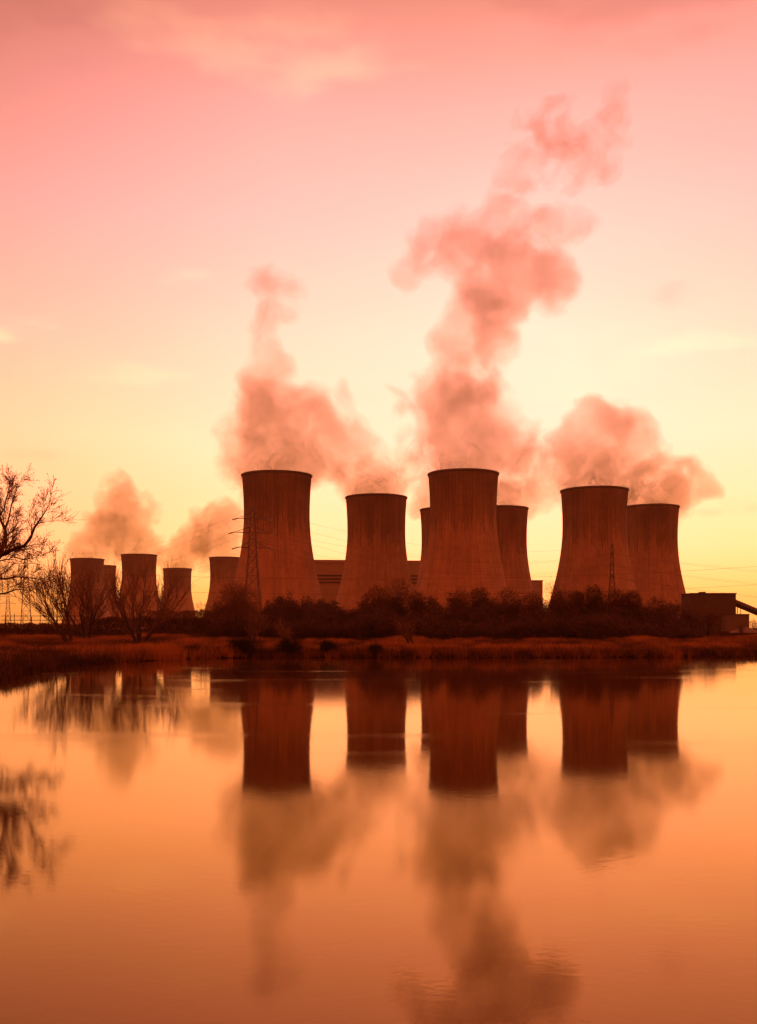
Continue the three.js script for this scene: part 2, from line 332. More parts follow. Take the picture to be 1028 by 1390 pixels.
steam('t3', 'tallest steam column leaning right above the central cooling tower', 3, 2.2,
  [[629, 628, 48], [608, 648, 13, 0.8, 26], [628, 640, 14, 0.7, 27], [592, 652, 9, 0.6, 18], [600, 604, 38], [652, 604, 42], [688, 610, 26], [712, 598, 20, 0.8], [600, 562, 36], [640, 560, 44], [678, 566, 22], [590, 522, 24], [622, 522, 38], [660, 530, 34], [572, 494, 12, 0.7], [680, 500, 16], [625, 482, 32], [656, 470, 34], [690, 470, 18, 0.8], [640, 442, 32], [672, 432, 32], [700, 430, 14, 0.7],
    [640, 402, 28], [678, 392, 34], [652, 366, 32], [690, 352, 32], [722, 346, 34], [748, 370, 30], [762, 392, 22], [742, 408, 16, 0.8], [690, 318, 30, 0.8], [660, 330, 30], [628, 340, 26, 0.9], [602, 326, 24, 0.8], [574, 342, 21, 0.9], [554, 374, 17, 0.8], [720, 306, 26, 0.7], [762, 304, 22, 0.6], [792, 316, 17, 0.5], [630, 298, 22, 0.55], [612, 360, 16, 0.5], [590, 300, 16, 0.45],
    [690, 266, 22, 0.3], [706, 244, 22, 0.26], [668, 284, 18, 0.35], [756, 192, 46, 0.13], [796, 176, 46, 0.11], [740, 166, 38, 0.11], [776, 222, 40, 0.12], [734, 232, 32, 0.14], [836, 146, 38, 0.11], [816, 214, 32, 0.11], [718, 200, 30, 0.12]], 1.05, 'near');
steam('t4', 'steam drifting right from the tower behind the central one, before the bright sky gap', 4, 2.2,
  [[690, 682, 24], [692, 698, 13, 0.9, 24], [712, 664, 24], [736, 656, 22, 0.8], [720, 630, 24], [744, 682, 14, 0.7], [700, 642, 24], [668, 672, 22], [742, 624, 14, 0.6], [738, 600, 12, 0.5]], 1, 'small');
steam('t3b', 'thin wisp of steam at the left shoulder of the central tower', 5, 2.2, [[598, 680, 24], [584, 690, 14, 0.8], [574, 672, 14, 0.7], [578, 644, 14, 0.6], [566, 620, 12, 0.5]], 1, 'small');
steam('t5', 'rounded steam cloud on the tower right of the bright sky gap', 6, 2.2,
  [[807, 656, 44], [780, 664, 15, 0.8, 24], [780, 632, 34], [822, 622, 44], [790, 602, 34], [830, 592, 30], [776, 588, 20], [800, 566, 24], [834, 562, 22], [856, 580, 20], [870, 602, 18], [880, 626, 20], [766, 576, 11, 0.8], [850, 640, 24]]);
steam('t6', 'steam trailing right from the rightmost cooling tower', 7, 2.2,
  [[885, 682, 36], [872, 696, 15, 0.9, 24], [892, 700, 13, 0.8, 26], [900, 658, 34], [930, 652, 28], [950, 656, 18], [966, 664, 12, 0.8], [918, 676, 24], [905, 636, 18, 0.8], [936, 636, 14, 0.7], [872, 650, 20]]);
steam('t7', 'steam over the leftmost small far towers, low and spreading left', 8, 3.4, [[119, 750, 22], [108, 742, 16], [140, 742, 22], [132, 724, 20], [124, 712, 14, 0.8], [146, 716, 20]], 1.2, 'far');
steam('t9', 'far steam cloud peaking above the tower behind the spreading bare tree', 9, 3.4,
  [[189, 744, 26], [168, 736, 24], [206, 736, 14], [172, 712, 28], [150, 700, 20], [176, 686, 24], [152, 678, 18, 0.8], [156, 658, 14, 0.7], [160, 646, 9, 0.6], [198, 692, 16, 0.8], [204, 668, 9, 0.6]], 1.2, 'far');
steam('t10', 'small far steam puff leaning right over the lone smallest tower', 10, 3.4, [[241, 764, 20], [226, 758, 12], [254, 750, 20], [266, 732, 20], [250, 728, 12, 0.7], [272, 712, 16, 0.8]], 1.2, 'far');
steam('t11', 'far steam rising against the left flank of the big pylon tower', 11, 3.4,
  [[304, 752, 22], [288, 746, 22], [292, 722, 28], [300, 700, 22], [312, 730, 22], [284, 696, 14, 0.8], [310, 690, 14, 0.8], [276, 760, 12, 0.8], [322, 712, 16]], 1.2, 'far');
console.log('steam triangles', steamTriangles);

// ---------------------------------------------------------------- power station buildings
const cladding = std(0.5, 0.37, 0.28, 0.85), darkCladding = std(0.1, 0.075, 0.06, 0.8), dullCladding = std(0.2, 0.15, 0.12, 0.85), steelDark = std(0.07, 0.055, 0.05, 0.7), paleHeap = std(0.2, 0.14, 0.1, 1);
{
  const d = 1010, t = thing('boiler_house', 'long pale boiler house roof seen low between the near towers', 'building', [xAt(500, d), 0.5, -d], 0.12);
  const h = hAt(764, d) - 0.5;
  part('wall', new Mesher().box(-62, 0, -40, 62, h - 3, 40).build(true), cladding, t);
  const roof = part('roof', new Mesher().box(-62.6, h - 2.995, -40.6, 62.6, h, 40.6).build(true), cladding, t);
  for (let k = 0; k < 3; k++) part('louvre_band', new Mesher().box(-60, h - 16 - k * 3.4, 40.01, 60, h - 14.6 - k * 3.4, 40.6).build(true), darkCladding, t);
  for (const [x, w, e] of [[-44, 9, 1.4], [-26, 5, 1.0], [30, 12, 1.2], [50, 6, 1.6]]) part('roof_vent', new Mesher().box(x, h + 0.005, -6, x + w, h + e, 20).build(true), darkCladding, roof);
}
{
  const d = 960, h = hAt(788, d) - 0.5, t = thing('pump_house', 'small plain tall block right of the tower behind the central one', 'building', [xAt(726, d), 0.5, -d], 0.05);
  part('wall', new Mesher().box(-11, 0, -8, 6.2, h - 1, 8).build(true), cladding, t);
  part('parapet', new Mesher().box(-11.4, h - 0.995, -8.4, 6.6, h, 8.4).build(true), darkCladding, t);
}
{
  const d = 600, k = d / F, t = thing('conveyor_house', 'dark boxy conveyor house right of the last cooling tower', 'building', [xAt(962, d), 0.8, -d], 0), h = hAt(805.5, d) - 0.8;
  part('upper_storey', new Mesher().box(-30 * k, h * 0.42, -10, 30 * k, h - 0.6, 9).build(true), darkCladding, t);
  part('lower_storey', new Mesher().box(-29 * k, 0, -9.5, 27.6 * k, h * 0.42 - 0.01, 8.4).build(true), darkCladding, t);
  part('roof', new Mesher().box(-30.8 * k, h - 0.595, -10.4, 30.8 * k, h, 9.4).build(true), steelDark, t);
  part('painted_lit_opening', new Mesher().box(-24 * k, h * 0.12, 8.41, -15 * k, h * 0.2, 8.7).build(true), cladding, t);  // pale panel standing in for a lit opening, its brightness painted as colour
  part('vent', new Mesher().box(-12 * k, h + 0.005, -3, -6 * k, h + 0.9, 3).build(true), steelDark, t);
}
{
  const d = 602, a = at(992, 816, d), b = at(1076, 851, d), t = thing('conveyor_gallery', 'long sloping conveyor gallery running down right from the conveyor house', 'conveyor', [a.x, 0.8, -d]);
  const m = new Mesher(), A = new THREE.Vector3(0.3, a.y - 0.8, 0), B = new THREE.Vector3(b.x - a.x, b.y - 0.8, 0);
  m.limb(A, B, 2.1, 2.1, 4);
  part('gallery', m.build(true), darkCladding, t);
  for (const px of [1000.5, 1005, 1042]) { const x = xAt(px, d) - a.x, y = A.y + (B.y - A.y) * (x - A.x) / (B.x - A.x), s = new Mesher(); s.limb(new THREE.Vector3(x, 0, 0.8), new THREE.Vector3(x, y - 1.2, 0.8), 0.28, 0.24, 4); part('trestle_leg', s.build(true), steelDark, t); }
}
{
  const d = 585, k = d / F, t = thing('switch_house', 'low flat building under the sloping conveyor gallery', 'building', [xAt(998, d), 0.8, -d]), h = hAt(833.5, d) - 0.8;
  part('wall', new Mesher().box(-15 * k, 0, -5, 15 * k, h - 0.6, 5).build(true), dullCladding, t);
  part('roof', new Mesher().box(-15.5 * k, h - 0.595, -5.4, 15.5 * k, h, 5.4).build(true), darkCladding, t);
  part('tank', new THREE.CylinderGeometry(1.6, 1.6, 1.4, 20).translate(-7 * k, h + 0.705, 0), darkCladding, t);
}
{
  const d = 420, k = d / F, m = new Mesher(), rng = mulberry(77), n = 30, rings = [[1, 0], [0.74, 0.36], [0.45, 0.68], [0.18, 0.95]];
  const grid = rings.map(([r, y]) => { const g = []; for (let s = 0; s < n; s++) { const a = s / n * 6.2832, q = r * (0.92 + 0.16 * rng()); g.push(m.vert(new THREE.Vector3(Math.cos(a) * 22 * k * q, y * 2.6 * (0.94 + 0.1 * rng()), Math.sin(a) * 9 * q))); } return g; });
  const top = m.vert(new THREE.Vector3(0.5, 2.75, 0));
  for (let j = 0; j + 1 < grid.length; j++) for (let s = 0; s < n; s++) { const q = (s + 1) % n; m.quad(grid[j][q], grid[j][s], grid[j + 1][s], grid[j + 1][q]); }
  for (let s = 0; s < n; s++) m.tri(grid[3][(s + 1) % n], grid[3][s], top);
  const heap = part('ash_heap', m.build(), paleHeap, scene);
  heap.position.set(xAt(1012, d), 1.0, -d);
  tag(heap, 'pale low heap before the flat building at the right edge', 'heap');
}

// ---------------------------------------------------------------- pylons and wires
const galvanised = std(0.22, 0.17, 0.14, 0.6, { metalness: 0.4 }), cable = std(0.05, 0.04, 0.035, 0.6), insulatorMat = std(0.06, 0.04, 0.035, 0.4);
const armEnds = {};
function pylon(key, px, topPy, d, arms, turn, label, w0, w1) {
  const base = 1.1, H = hAt(topPy, d) - base, t = thing('lattice_pylon', label, 'pylon', [xAt(px, d), base, -d], turn, 'lattice electricity pylons');
  const half = (y) => { const k = y / H; return k < 0.6 ? w0 + (w1 - w0) * (k / 0.6) : w1 * (1 - 0.55 * (k - 0.6) / 0.4); };
  const C = (y, i) => new THREE.Vector3([-1, 1, 1, -1][i] * half(y), y, [-1, -1, 1, 1][i] * half(y));
  const levels = [0, 0.13, 0.25, 0.36, 0.46, 0.54, 0.61, 0.68, 0.75, 0.82, 0.89, 0.95, 1].map((k) => k * H);
  for (let i = 0; i < 4; i++) { const m = new Mesher(); m.limb(C(0, i), C(0.6 * H, i), 0.2, 0.16, 4); m.limb(C(0.6 * H, i), C(H, i), 0.16, 0.1, 4); part('corner_leg', m.build(true), galvanised, t); }
  const br = new Mesher();
  for (let j = 0; j + 1 < levels.length; j++) for (let i = 0; i < 4; i++) { const n = (i + 1) % 4; br.limb(C(levels[j], i), C(levels[j + 1], n), 0.09, 0.09, 3); br.limb(C(levels[j], n), C(levels[j + 1], i), 0.09, 0.09, 3); if (j % 2 === 0) br.limb(C(levels[j], i), C(levels[j], n), 0.08, 0.08, 3); }
  part('lattice_bracing', br.build(true), galvanised, t);
  armEnds[key] = [];
  t.updateMatrixWorld(true);
  for (const [armPy, reach] of arms) {
    const y = hAt(armPy, d) - base;
    for (const s of [-1, 1]) {
      const m = new Mesher(), tip = new THREE.Vector3(s * reach, y, 0), w = half(y);
      for (const z of [-w, w]) { m.limb(new THREE.Vector3(s * w, y, z), tip, 0.13, 0.1, 3); m.limb(new THREE.Vector3(s * w, y + 1.9, z), tip, 0.1, 0.08, 3); }
      for (const k of [0.35, 0.65]) m.limb(new THREE.Vector3(s * (w + (reach - w) * k), y, w * (1 - k)), new THREE.Vector3(s * (w + (reach - w) * k), y + 1.9 * (1 - k), -w * (1 - k)), 0.07, 0.07, 3);
      const arm = part('cross_arm', m.build(true), galvanised, t);
      const ins = new Mesher();
      const pull = (q) => new THREE.Vector3(tip.x + s * 2.0 * q, y - 0.6 * q, 0);
      for (let q = 0; q < 7; q++) ins.limb(pull(q / 7), pull((q + 0.75) / 7), 0.3, 0.2, 6);
      part('insulator', ins.build(true), insulatorMat, arm);
      armEnds[key].push(pull(1).applyMatrix4(t.matrixWorld));
    }
  }
  armEnds[key].push(new THREE.Vector3(0, H, 0).applyMatrix4(t.matrixWorld));
}
pylon('p1', 343, 688, 350, [[704, 5.2], [723, 6.6], [743.5, 5.4]], 0.25, 'tall lattice pylon in front of the big left cooling tower', 3.6, 1.5);
pylon('p2', 831, 738, 480, [[750, 2.6], [766, 3.1], [782, 2.6]], 1.2, 'slim lattice pylon in front of the tower right of the bright gap', 2.4, 1.0);
pylon('p3', 35.5, 741, 470, [[765, 4.4], [784, 6.6], [795.5, 5.2]], 0.35, 'lattice pylon showing through the branches of the left edge tree', 2.6, 1.1);
pylon('p4', 11, 792, 900, [[800, 5], [810, 6], [819, 5]], 0.3, 'distant small pylon low behind the left edge tree', 3, 1.2);
function wire(a, b, sag, r, label, group) {
  const c = [];
  for (let k = 0; k <= 14; k++) { const s = k / 14, p = a.clone().lerp(b, s); p.y -= sag * 4 * s * (1 - s); c.push(p); }
  const m = new Mesher();
  for (let k = 0; k < 14; k++) m.limb(c[k].clone().sub(a), c[k + 1].clone().sub(a), r, r, 3);
  const o = part(numbered('power_line'), m.build(), cable, scene);
  o.position.copy(a);
  tag(o, label, 'power line', group);
}
armEnds.p1.forEach((a, i) => {
  wire(a, armEnds.p2[i], 9, 0.027, 'thin power line sagging from the tall left pylon to the slim right pylon', 'power lines between the two pylons before the near towers');
  wire(a, armEnds.p3[i], 9, 0.027, 'thin power line running from the tall pylon left to the pylon in the branches', 'power lines left of the tall pylon');
});
armEnds.p2.forEach((a, i) => { if (i < 6) wire(a, a.clone().add(new THREE.Vector3(330, -4 - 1.5 * i, -40)), 10, 0.03, 'thin power line crossing the bright sky at the right edge', 'power lines at the right edge'); });
wire(at(-60, 771, 300), at(1090, 764, 420), 5, 0.04, 'long low power line crossing in front of all towers, the higher one', 'low power lines');
wire(at(-60, 794, 300), at(1090, 790, 420), 4, 0.04, 'long low power line crossing in front of all towers, the lower one', 'low power lines');

// ---------------------------------------------------------------- plants
const bark = std(0.075, 0.05, 0.035, 0.95), twigMat = std(0.22, 0.12, 0.06, 0.95);
const leafMat = new THREE.MeshPhysicalMaterial({ color: new THREE.Color().setRGB(0.5, 0.24, 0.09), roughness: 1, transmission: 0.55, thickness: 0, side: THREE.DoubleSide });
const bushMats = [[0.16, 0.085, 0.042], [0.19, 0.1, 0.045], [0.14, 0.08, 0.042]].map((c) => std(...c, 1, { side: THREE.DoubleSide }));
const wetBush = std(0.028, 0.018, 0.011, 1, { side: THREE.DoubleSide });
const up = new THREE.Vector3(0, 1, 0);
const around = (rng) => { const z = rng() * 2 - 1, a = rng() * 6.2832, q = Math.sqrt(1 - z * z); return new THREE.Vector3(Math.cos(a) * q, z, Math.sin(a) * q); };
function growTwig(out, rng, p, dir, len, rad, depth, o) {
  const n = depth > 1 ? 4 : 3, pts = [p.clone()];
  let d = dir.clone().normalize(), q = p.clone();
  for (let k = 0; k < n; k++) {
    d.addScaledVector(around(rng), o.wobble).addScaledVector(up, o.lift).normalize();
    const e = q.clone().addScaledVector(d, len / n), r0 = rad * (1 - 0.62 * k / n), r1 = rad * (1 - 0.62 * (k + 1) / n);
    (depth >= o.trunkDepth ? out.limbs : out.twigs).push([q, e, Math.max(r0, o.least), Math.max(r1, o.least)]);
    q = e; pts.push(q);
  }
  if (depth <= 0) { if (rng() < o.leafy) out.leaves.push(q); return; }
  const kids = o.kids[depth] ?? 3;
  for (let c = 0; c < kids; c++) {
    const s = c === kids - 1 ? 1 : 0.25 + 0.72 * rng(), i = Math.min(n - 1, Math.floor(s * n)), b = pts[i].clone().lerp(pts[i + 1] ?? pts[i], s * n - i);
    const side = d.clone().addScaledVector(around(rng), o.spread * (s === 1 ? 0.55 : 1)).normalize();
    growTwig(out, rng, s === 1 ? q : b, side, len * (0.58 + 0.22 * rng()), rad * (s === 1 ? 0.42 : 0.36), depth - 1, o);
  }
}
function finishTree(t, out, base) {
  const limbs = new Mesher(), twigs = new Mesher();
  for (const [a, b, ra, rb] of out.limbs) limbs.limb(a.clone().sub(base), b.clone().sub(base), ra, rb, 6);
  for (const [a, b, ra, rb] of out.twigs) twigs.limb(a.clone().sub(base), b.clone().sub(base), ra, rb, 3);
  part('trunk', limbs.build(), bark, t);
  part('twigs', twigs.build(), twigMat, t);
  if (out.leaves.length) {
    const m = new Mesher(), rng = mulberry(out.leaves.length + 5);
    for (const q of out.leaves) for (let k = 0; k < 2; k++) {
      const c = q.clone().sub(base).addScaledVector(around(rng), 0.08), a = around(rng).multiplyScalar(0.05), b = around(rng).multiplyScalar(0.035);
      m.quad(m.vert(c.clone().sub(a)), m.vert(c.clone().add(b)), m.vert(c.clone().add(a)), m.vert(c.clone().sub(b)));
    }
    part('leaves', m.build(), leafMat, t);
  }
}
{ // the tree at the left edge: its trunk stands just outside the frame, its limbs reach in
  const d = 66, rng = mulberry(404), base = new THREE.Vector3(xAt(-42, d), groundHeight(xAt(-42, d), -d) - 0.1, -d);
  const t = thing('bare_tree', 'large bare tree reaching in from the left edge over the bank', 'tree', base.toArray());
  const out = { limbs: [], twigs: [], leaves: [] }, o = { wobble: 0.24, lift: 0.07, spread: 0.85, kids: [0, 7, 7, 6], least: 0.009, leafy: 0.45, trunkDepth: 9 };
  const P = (px, py, dz = 0) => at(px, py, d + dz);
  const limb = (pts, r0, r1, every, len, depth) => {
    for (let k = 0; k + 1 < pts.length; k++) {
      const a = pts[k], b = pts[k + 1], ra = r0 + (r1 - r0) * k / (pts.length - 1), rb = r0 + (r1 - r0) * (k + 1) / (pts.length - 1);
      out.limbs.push([a, b, ra, rb]);
      const L = a.distanceTo(b), dir = b.clone().sub(a).normalize();
      for (let s = every * rng(); s < L; s += every) growTwig(out, rng, a.clone().addScaledVector(dir, s), dir.clone().addScaledVector(around(rng), 1.0).addScaledVector(up, 0.35), len * (0.6 + 0.6 * rng()), rb * 0.5, depth, o);
    }
    growTwig(out, rng, pts[pts.length - 1], pts[pts.length - 1].clone().sub(pts[pts.length - 2]), len, r1 * 0.8, depth, o);
  };
  out.limbs.push([base, P(-38, 830), 0.36, 0.3], [P(-38, 830), P(-30, 790), 0.3, 0.26]);
  limb([P(-30, 790), P(-10, 763, -1), P(4, 752, -1), P(22, 744, -1.2), P(33, 741, -1.4), P(42, 730, -1.4), P(47, 716, -1.5), P(56, 703, -1.6), P(62, 694, -1.8)], 0.17, 0.035, 0.42, 1.25, 2);
  limb([P(-30, 790), P(-14, 768, 1), P(2, 746, 1.2), P(7, 736, 1.3), P(8, 722, 1.2), P(4, 712, 1.3), P(-1, 702, 1.4), P(-3, 690, 1.6)], 0.2, 0.05, 0.5, 1.2, 2);
  limb([P(7, 720, 1.2), P(13, 700, 1.0), P(16, 684, 0.8), P(20, 672, 0.8), P(23, 664, 0.8)], 0.06, 0.03, 0.4, 0.9, 2);
  limb([P(-1, 702, 1.4), P(6, 690, 1.8), P(9, 676, 2), P(12, 666, 2.2)], 0.06, 0.03, 0.4, 0.9, 2);
  limb([P(-34, 800), P(-10, 784, 0.5), P(8, 786, 0.8), P(22, 783, 1), P(38, 784, 1.2), P(54, 786, 1.4)], 0.12, 0.025, 0.5, 1.0, 2);
  limb([P(-6, 758, -1), P(12, 752, -0.4), P(30, 760, 0), P(46, 757, 0.3), P(60, 752, 0.5)], 0.05, 0.015, 0.5, 0.75, 2);
  limb([P(-34, 812), P(-12, 806, -1), P(6, 806, -1.6), P(22, 800, -2), P(36, 801, -2.2)], 0.1, 0.025, 0.5, 0.9, 2);
  limb([P(-30, 790), P(-30, 740, 2), P(-26, 700, 2.5), P(-20, 670, 3)], 0.22, 0.06, 0.6, 1.3, 2);
  finishTree(t, out, base);
}
function bareTree(label, px, d, topPy, stems, seed, wide, lean = 0) {
  const x = xAt(px, d), base = new THREE.Vector3(x, groundHeight(x, -d) - 0.1, -d), H = hAt(topPy, d) - base.y, rng = mulberry(seed);
  const t = thing('bare_tree', label, 'tree', base.toArray());
  const out = { limbs: [], twigs: [], leaves: [] }, o = { wobble: 0.13, lift: 0.11, spread: 0.62, kids: [0, 5, 5, 5], least: 0.024, leafy: 0.15, trunkDepth: 3 };
  for (let s = 0; s < stems; s++) {
    const a = (s + 0.5 * rng()) / stems * 6.2832, dir = new THREE.Vector3(Math.cos(a) * wide + lean, 1, Math.sin(a) * wide * 0.7).normalize();
    growTwig(out, rng, base.clone().add(new THREE.Vector3(Math.cos(a) * 0.2, 0, Math.sin(a) * 0.2)), dir, H * (0.46 + 0.1 * rng()), 0.22 + 0.06 * rng(), 3, o);
  }
  finishTree(t, out, base);
}
bareTree('slender bare tree leaning left before the leftmost far tower', 97, 139, 779, 4, 21, 0.5, -0.5);
bareTree('upright bare multi-stemmed tree before the leftmost far tower', 117, 146, 778, 5, 22, 0.42, 0);
bareTree('bare tree with a wide spreading crown before the far towers', 190, 140, 779, 6, 26, 0.72, 0.02);
bareTree('thin crooked sapling on the bank below the rounded dark tree', 338, 136, 842, 2, 24, 0.3, 0.25);
bareTree('thin sapling leaning left on the bank below the big left tower', 392, 134, 848, 2, 25, 0.2, -0.35);
bareTree('thin sapling leaning left on the reedy bank at picture centre', 560, 136, 846, 2, 27, 0.25, -0.4);

// bushes and small trees: lobes full of twigs and small dead leaves, with stems inside
function bushGeometry(rng, w, h, stemH, n, leaf, loose) {
  const lobes = [], m = new Mesher(), stem = new Mesher(), N = 7 + Math.floor(rng() * 5);
  for (let k = 0; k < N; k++) { const a = rng() * 6.2832, q = Math.sqrt(rng()) * 0.62, y = stemH + (h - stemH) * (0.2 + 0.6 * rng()) * (1 - 0.35 * q); lobes.push({ c: new THREE.Vector3(Math.cos(a) * q * w, y, Math.sin(a) * q * w * 0.8), r: (0.26 + 0.2 * rng()) * Math.min(w, h) }); }
  const crest = Math.min(h * 0.27, w * 0.85);
  lobes.push({ c: new THREE.Vector3(0, h - crest, 0), r: crest }, { c: new THREE.Vector3(0.2 * w, h - crest * 2.2, 0), r: crest * 1.05 });
  for (const { c } of lobes) { const mid = c.clone().multiplyScalar(0.5); mid.x *= 0.6; mid.z *= 0.6; stem.limb(new THREE.Vector3(c.x * 0.08, 0, c.z * 0.08), mid, 0.11, 0.08, 5); stem.limb(mid, c, 0.08, 0.03, 4); }
  let total = 0;
  for (const l of lobes) { total += l.r * l.r; l.upTo = total; }
  for (let k = 0; k < n; k++) {
    const pick = rng() * total, { c, r } = lobes.find((l) => pick <= l.upTo) ?? lobes[0], dir = around(rng), q = Math.cbrt(rng()) * r * (1 + loose * rng() * rng()), p = c.clone().addScaledVector(dir, q);
    if (p.y < 0.05) p.y = 0.05 + rng() * 0.4;
    if (rng() < 0.6) { // a twig
      const e = p.clone().addScaledVector(dir, 0.3 + 0.5 * rng()).addScaledVector(up, 0.25 * rng() + 0.1), s = around(rng).multiplyScalar(0.022);
      m.tri(m.vert(p.clone().add(s)), m.vert(e), m.vert(p.clone().sub(s)));
    } else {
      const a = around(rng).multiplyScalar(leaf * (0.6 + 0.8 * rng())), b = around(rng).multiplyScalar(leaf * (0.5 + 0.6 * rng()));
      m.tri(m.vert(p.clone().add(a)), m.vert(p.clone().add(b)), m.vert(p.clone().sub(a)));
    }
  }
  return [m.build(), stem.build()];
}
function bush(name, category, label, px, topPy, widthPx, d, seed, o = {}) {
  const x = xAt(px, d), y = groundHeight(x, -d), h = hAt(topPy, d) - y, w = widthPx * d / F / 2, rng = mulberry(seed);
  const t = thing(name, label, category, [x, y, -d], 0, o.group);
  const [crown, stems] = bushGeometry(rng, w / 1.05, h * 0.96, h * (o.stem ?? 0.12), o.n ?? 5200, o.leaf ?? 0.11, o.loose ?? 0.5);
  part('crown', crown, o.mat ?? bushMats[seed % 3], t);
  part('trunk', stems, bark, t);
}
bush('round_tree', 'tree', 'rounded dark tree below the tall lattice pylon', 322, 790, 84, 168, 31, { n: 13000, leaf: 0.14, stem: 0.3, loose: 0.7 });
bush('shrub', 'shrub', 'small dark shrub poking up before the foot of the big left tower', 424, 808, 30, 178, 32, { n: 2600, loose: 0.9 });
bush('shrub', 'shrub', 'low pointed shrub in the sky gap left of the rounded dark tree', 274, 817, 22, 190, 33, { n: 1800, loose: 0.8 });
bush('hedge_tree', 'tree', 'broad tree before the tower between the two tallest towers', 513, 794, 40, 196, 34, { n: 9000, leaf: 0.24 });
bush('hedge_tree', 'tree', 'narrow tall tree at the right foot of the second near tower', 541, 785, 36, 200, 35, { n: 5200, leaf: 0.2, loose: 1.0 });
bush('hedge_tree', 'tree', 'low tree just left of the central tower foot', 566, 802, 30, 196, 36, { n: 8000, leaf: 0.24 });
bush('hedge_tree', 'tree', 'rounded tree before the middle of the central tower', 624, 799, 38, 196, 37, { n: 8000, leaf: 0.24 });
bush('hedge_tree', 'tree', 'peaked tree before the right half of the central tower', 651, 796, 32, 200, 38, { n: 8000, leaf: 0.24 });
bush('hedge_tree', 'tree', 'tree covering the right foot of the central tower', 690, 799, 44, 190, 39, { n: 8000, leaf: 0.24 });
bush('hedge_tree', 'tree', 'tree in front of the small plain block', 722, 803, 36, 186, 40, { n: 8000, leaf: 0.24 });
bush('hedge_tree', 'tree', 'glowing backlit tree in the bright gap between the towers', 749, 786, 20, 206, 41, { n: 1500, loose: 1.1 });
bush('hedge_tree', 'tree', 'tree before the left foot of the tower with the slim pylon', 765, 799, 36, 196, 42, { n: 8000, leaf: 0.24 });
bush('hedge_tree', 'tree', 'small peaked tree before the tower with the slim pylon', 784, 801, 22, 200, 43, { n: 8000, leaf: 0.24 });
bush('hedge_tree', 'tree', 'taller tree left of the slim pylon foot', 806, 793, 30, 200, 44, { n: 8000, leaf: 0.24 });
bush('hedge_tree', 'tree', 'tree at the foot of the slim pylon', 836, 799, 36, 198, 45, { n: 8000, leaf: 0.24 });
bush('hedge_tree', 'tree', 'rounded tree where the two right towers meet', 858, 801, 28, 198, 46, { n: 8000, leaf: 0.24 });
bush('hedge_tree', 'tree', 'low spreading tree before the rightmost tower', 893, 810, 48, 192, 47, { n: 8000, leaf: 0.24 });
bush('hedge_tree', 'tree', 'loose bare tree before the left wall of the conveyor house', 934, 813, 32, 200, 48, { n: 3600, leaf: 0.15, loose: 1.0 });
bush('hedge_tree', 'tree', 'loose bare tree before the middle of the conveyor house', 962, 818, 36, 200, 49, { n: 3400, leaf: 0.15, loose: 1.0 });
bush('shrub', 'shrub', 'dark shrub at the right edge beyond the pale heap', 1022, 840, 26, 560, 50, { n: 1500, leaf: 0.3 });
bush('shrub', 'shrub', 'tiny leafless shrub before the pale heap', 1006, 846, 10, 205, 51, { n: 500, loose: 1 });
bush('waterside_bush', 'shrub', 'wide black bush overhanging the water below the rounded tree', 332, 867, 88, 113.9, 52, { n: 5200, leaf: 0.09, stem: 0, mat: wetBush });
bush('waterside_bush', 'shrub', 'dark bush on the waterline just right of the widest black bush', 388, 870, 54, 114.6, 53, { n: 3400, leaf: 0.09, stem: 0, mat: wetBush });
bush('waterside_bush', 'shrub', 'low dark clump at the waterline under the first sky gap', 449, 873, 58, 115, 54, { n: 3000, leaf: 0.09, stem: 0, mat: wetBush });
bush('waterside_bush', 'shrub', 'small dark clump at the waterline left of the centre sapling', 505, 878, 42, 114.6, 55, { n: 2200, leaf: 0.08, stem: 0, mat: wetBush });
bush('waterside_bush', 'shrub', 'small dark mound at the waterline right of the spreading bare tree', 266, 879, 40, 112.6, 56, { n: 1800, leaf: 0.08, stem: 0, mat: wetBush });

// clipped-looking hedges on the left, far trees
function hedge(label, px0, px1, topPy, d, seed, n) {
  const a = xAt(px0, d), b = xAt(px1, d), y = groundHeight((a + b) / 2, -d), h = hAt(topPy, d) - y, rng = mulberry(seed), m = new Mesher();
  for (let k = 0; k < n; k++) {
    const x = (rng() - 0.5) * (b - a), top = h * (0.9 + 0.16 * perlin.noise(x * 0.35, seed, 0) + 0.05 * rng()), p = new THREE.Vector3(x, top * Math.sqrt(rng()), (rng() - 0.5) * 3);
    const q = around(rng).multiplyScalar(0.2 + 0.12 * rng()), s = around(rng).multiplyScalar(0.16);
    m.tri(m.vert(p.clone().add(q)), m.vert(p.clone().add(s)), m.vert(p.clone().sub(q)));
  }
  const o = part(numbered('hedge'), m.build(), bushMats[seed % 3], scene);
  o.position.set((a + b) / 2, y, -d);
  tag(o, label, 'hedge');
}
hedge('low dark level hedge behind the bank at the far left', -30, 118, 845, 178, 61, 9000);
hedge('dark hedge behind the two bare trees, before the far towers', 112, 300, 836, 186, 62, 14000);
hedge('farther hedge rising left of the rounded dark tree', 200, 300, 826, 225, 64, 7000);

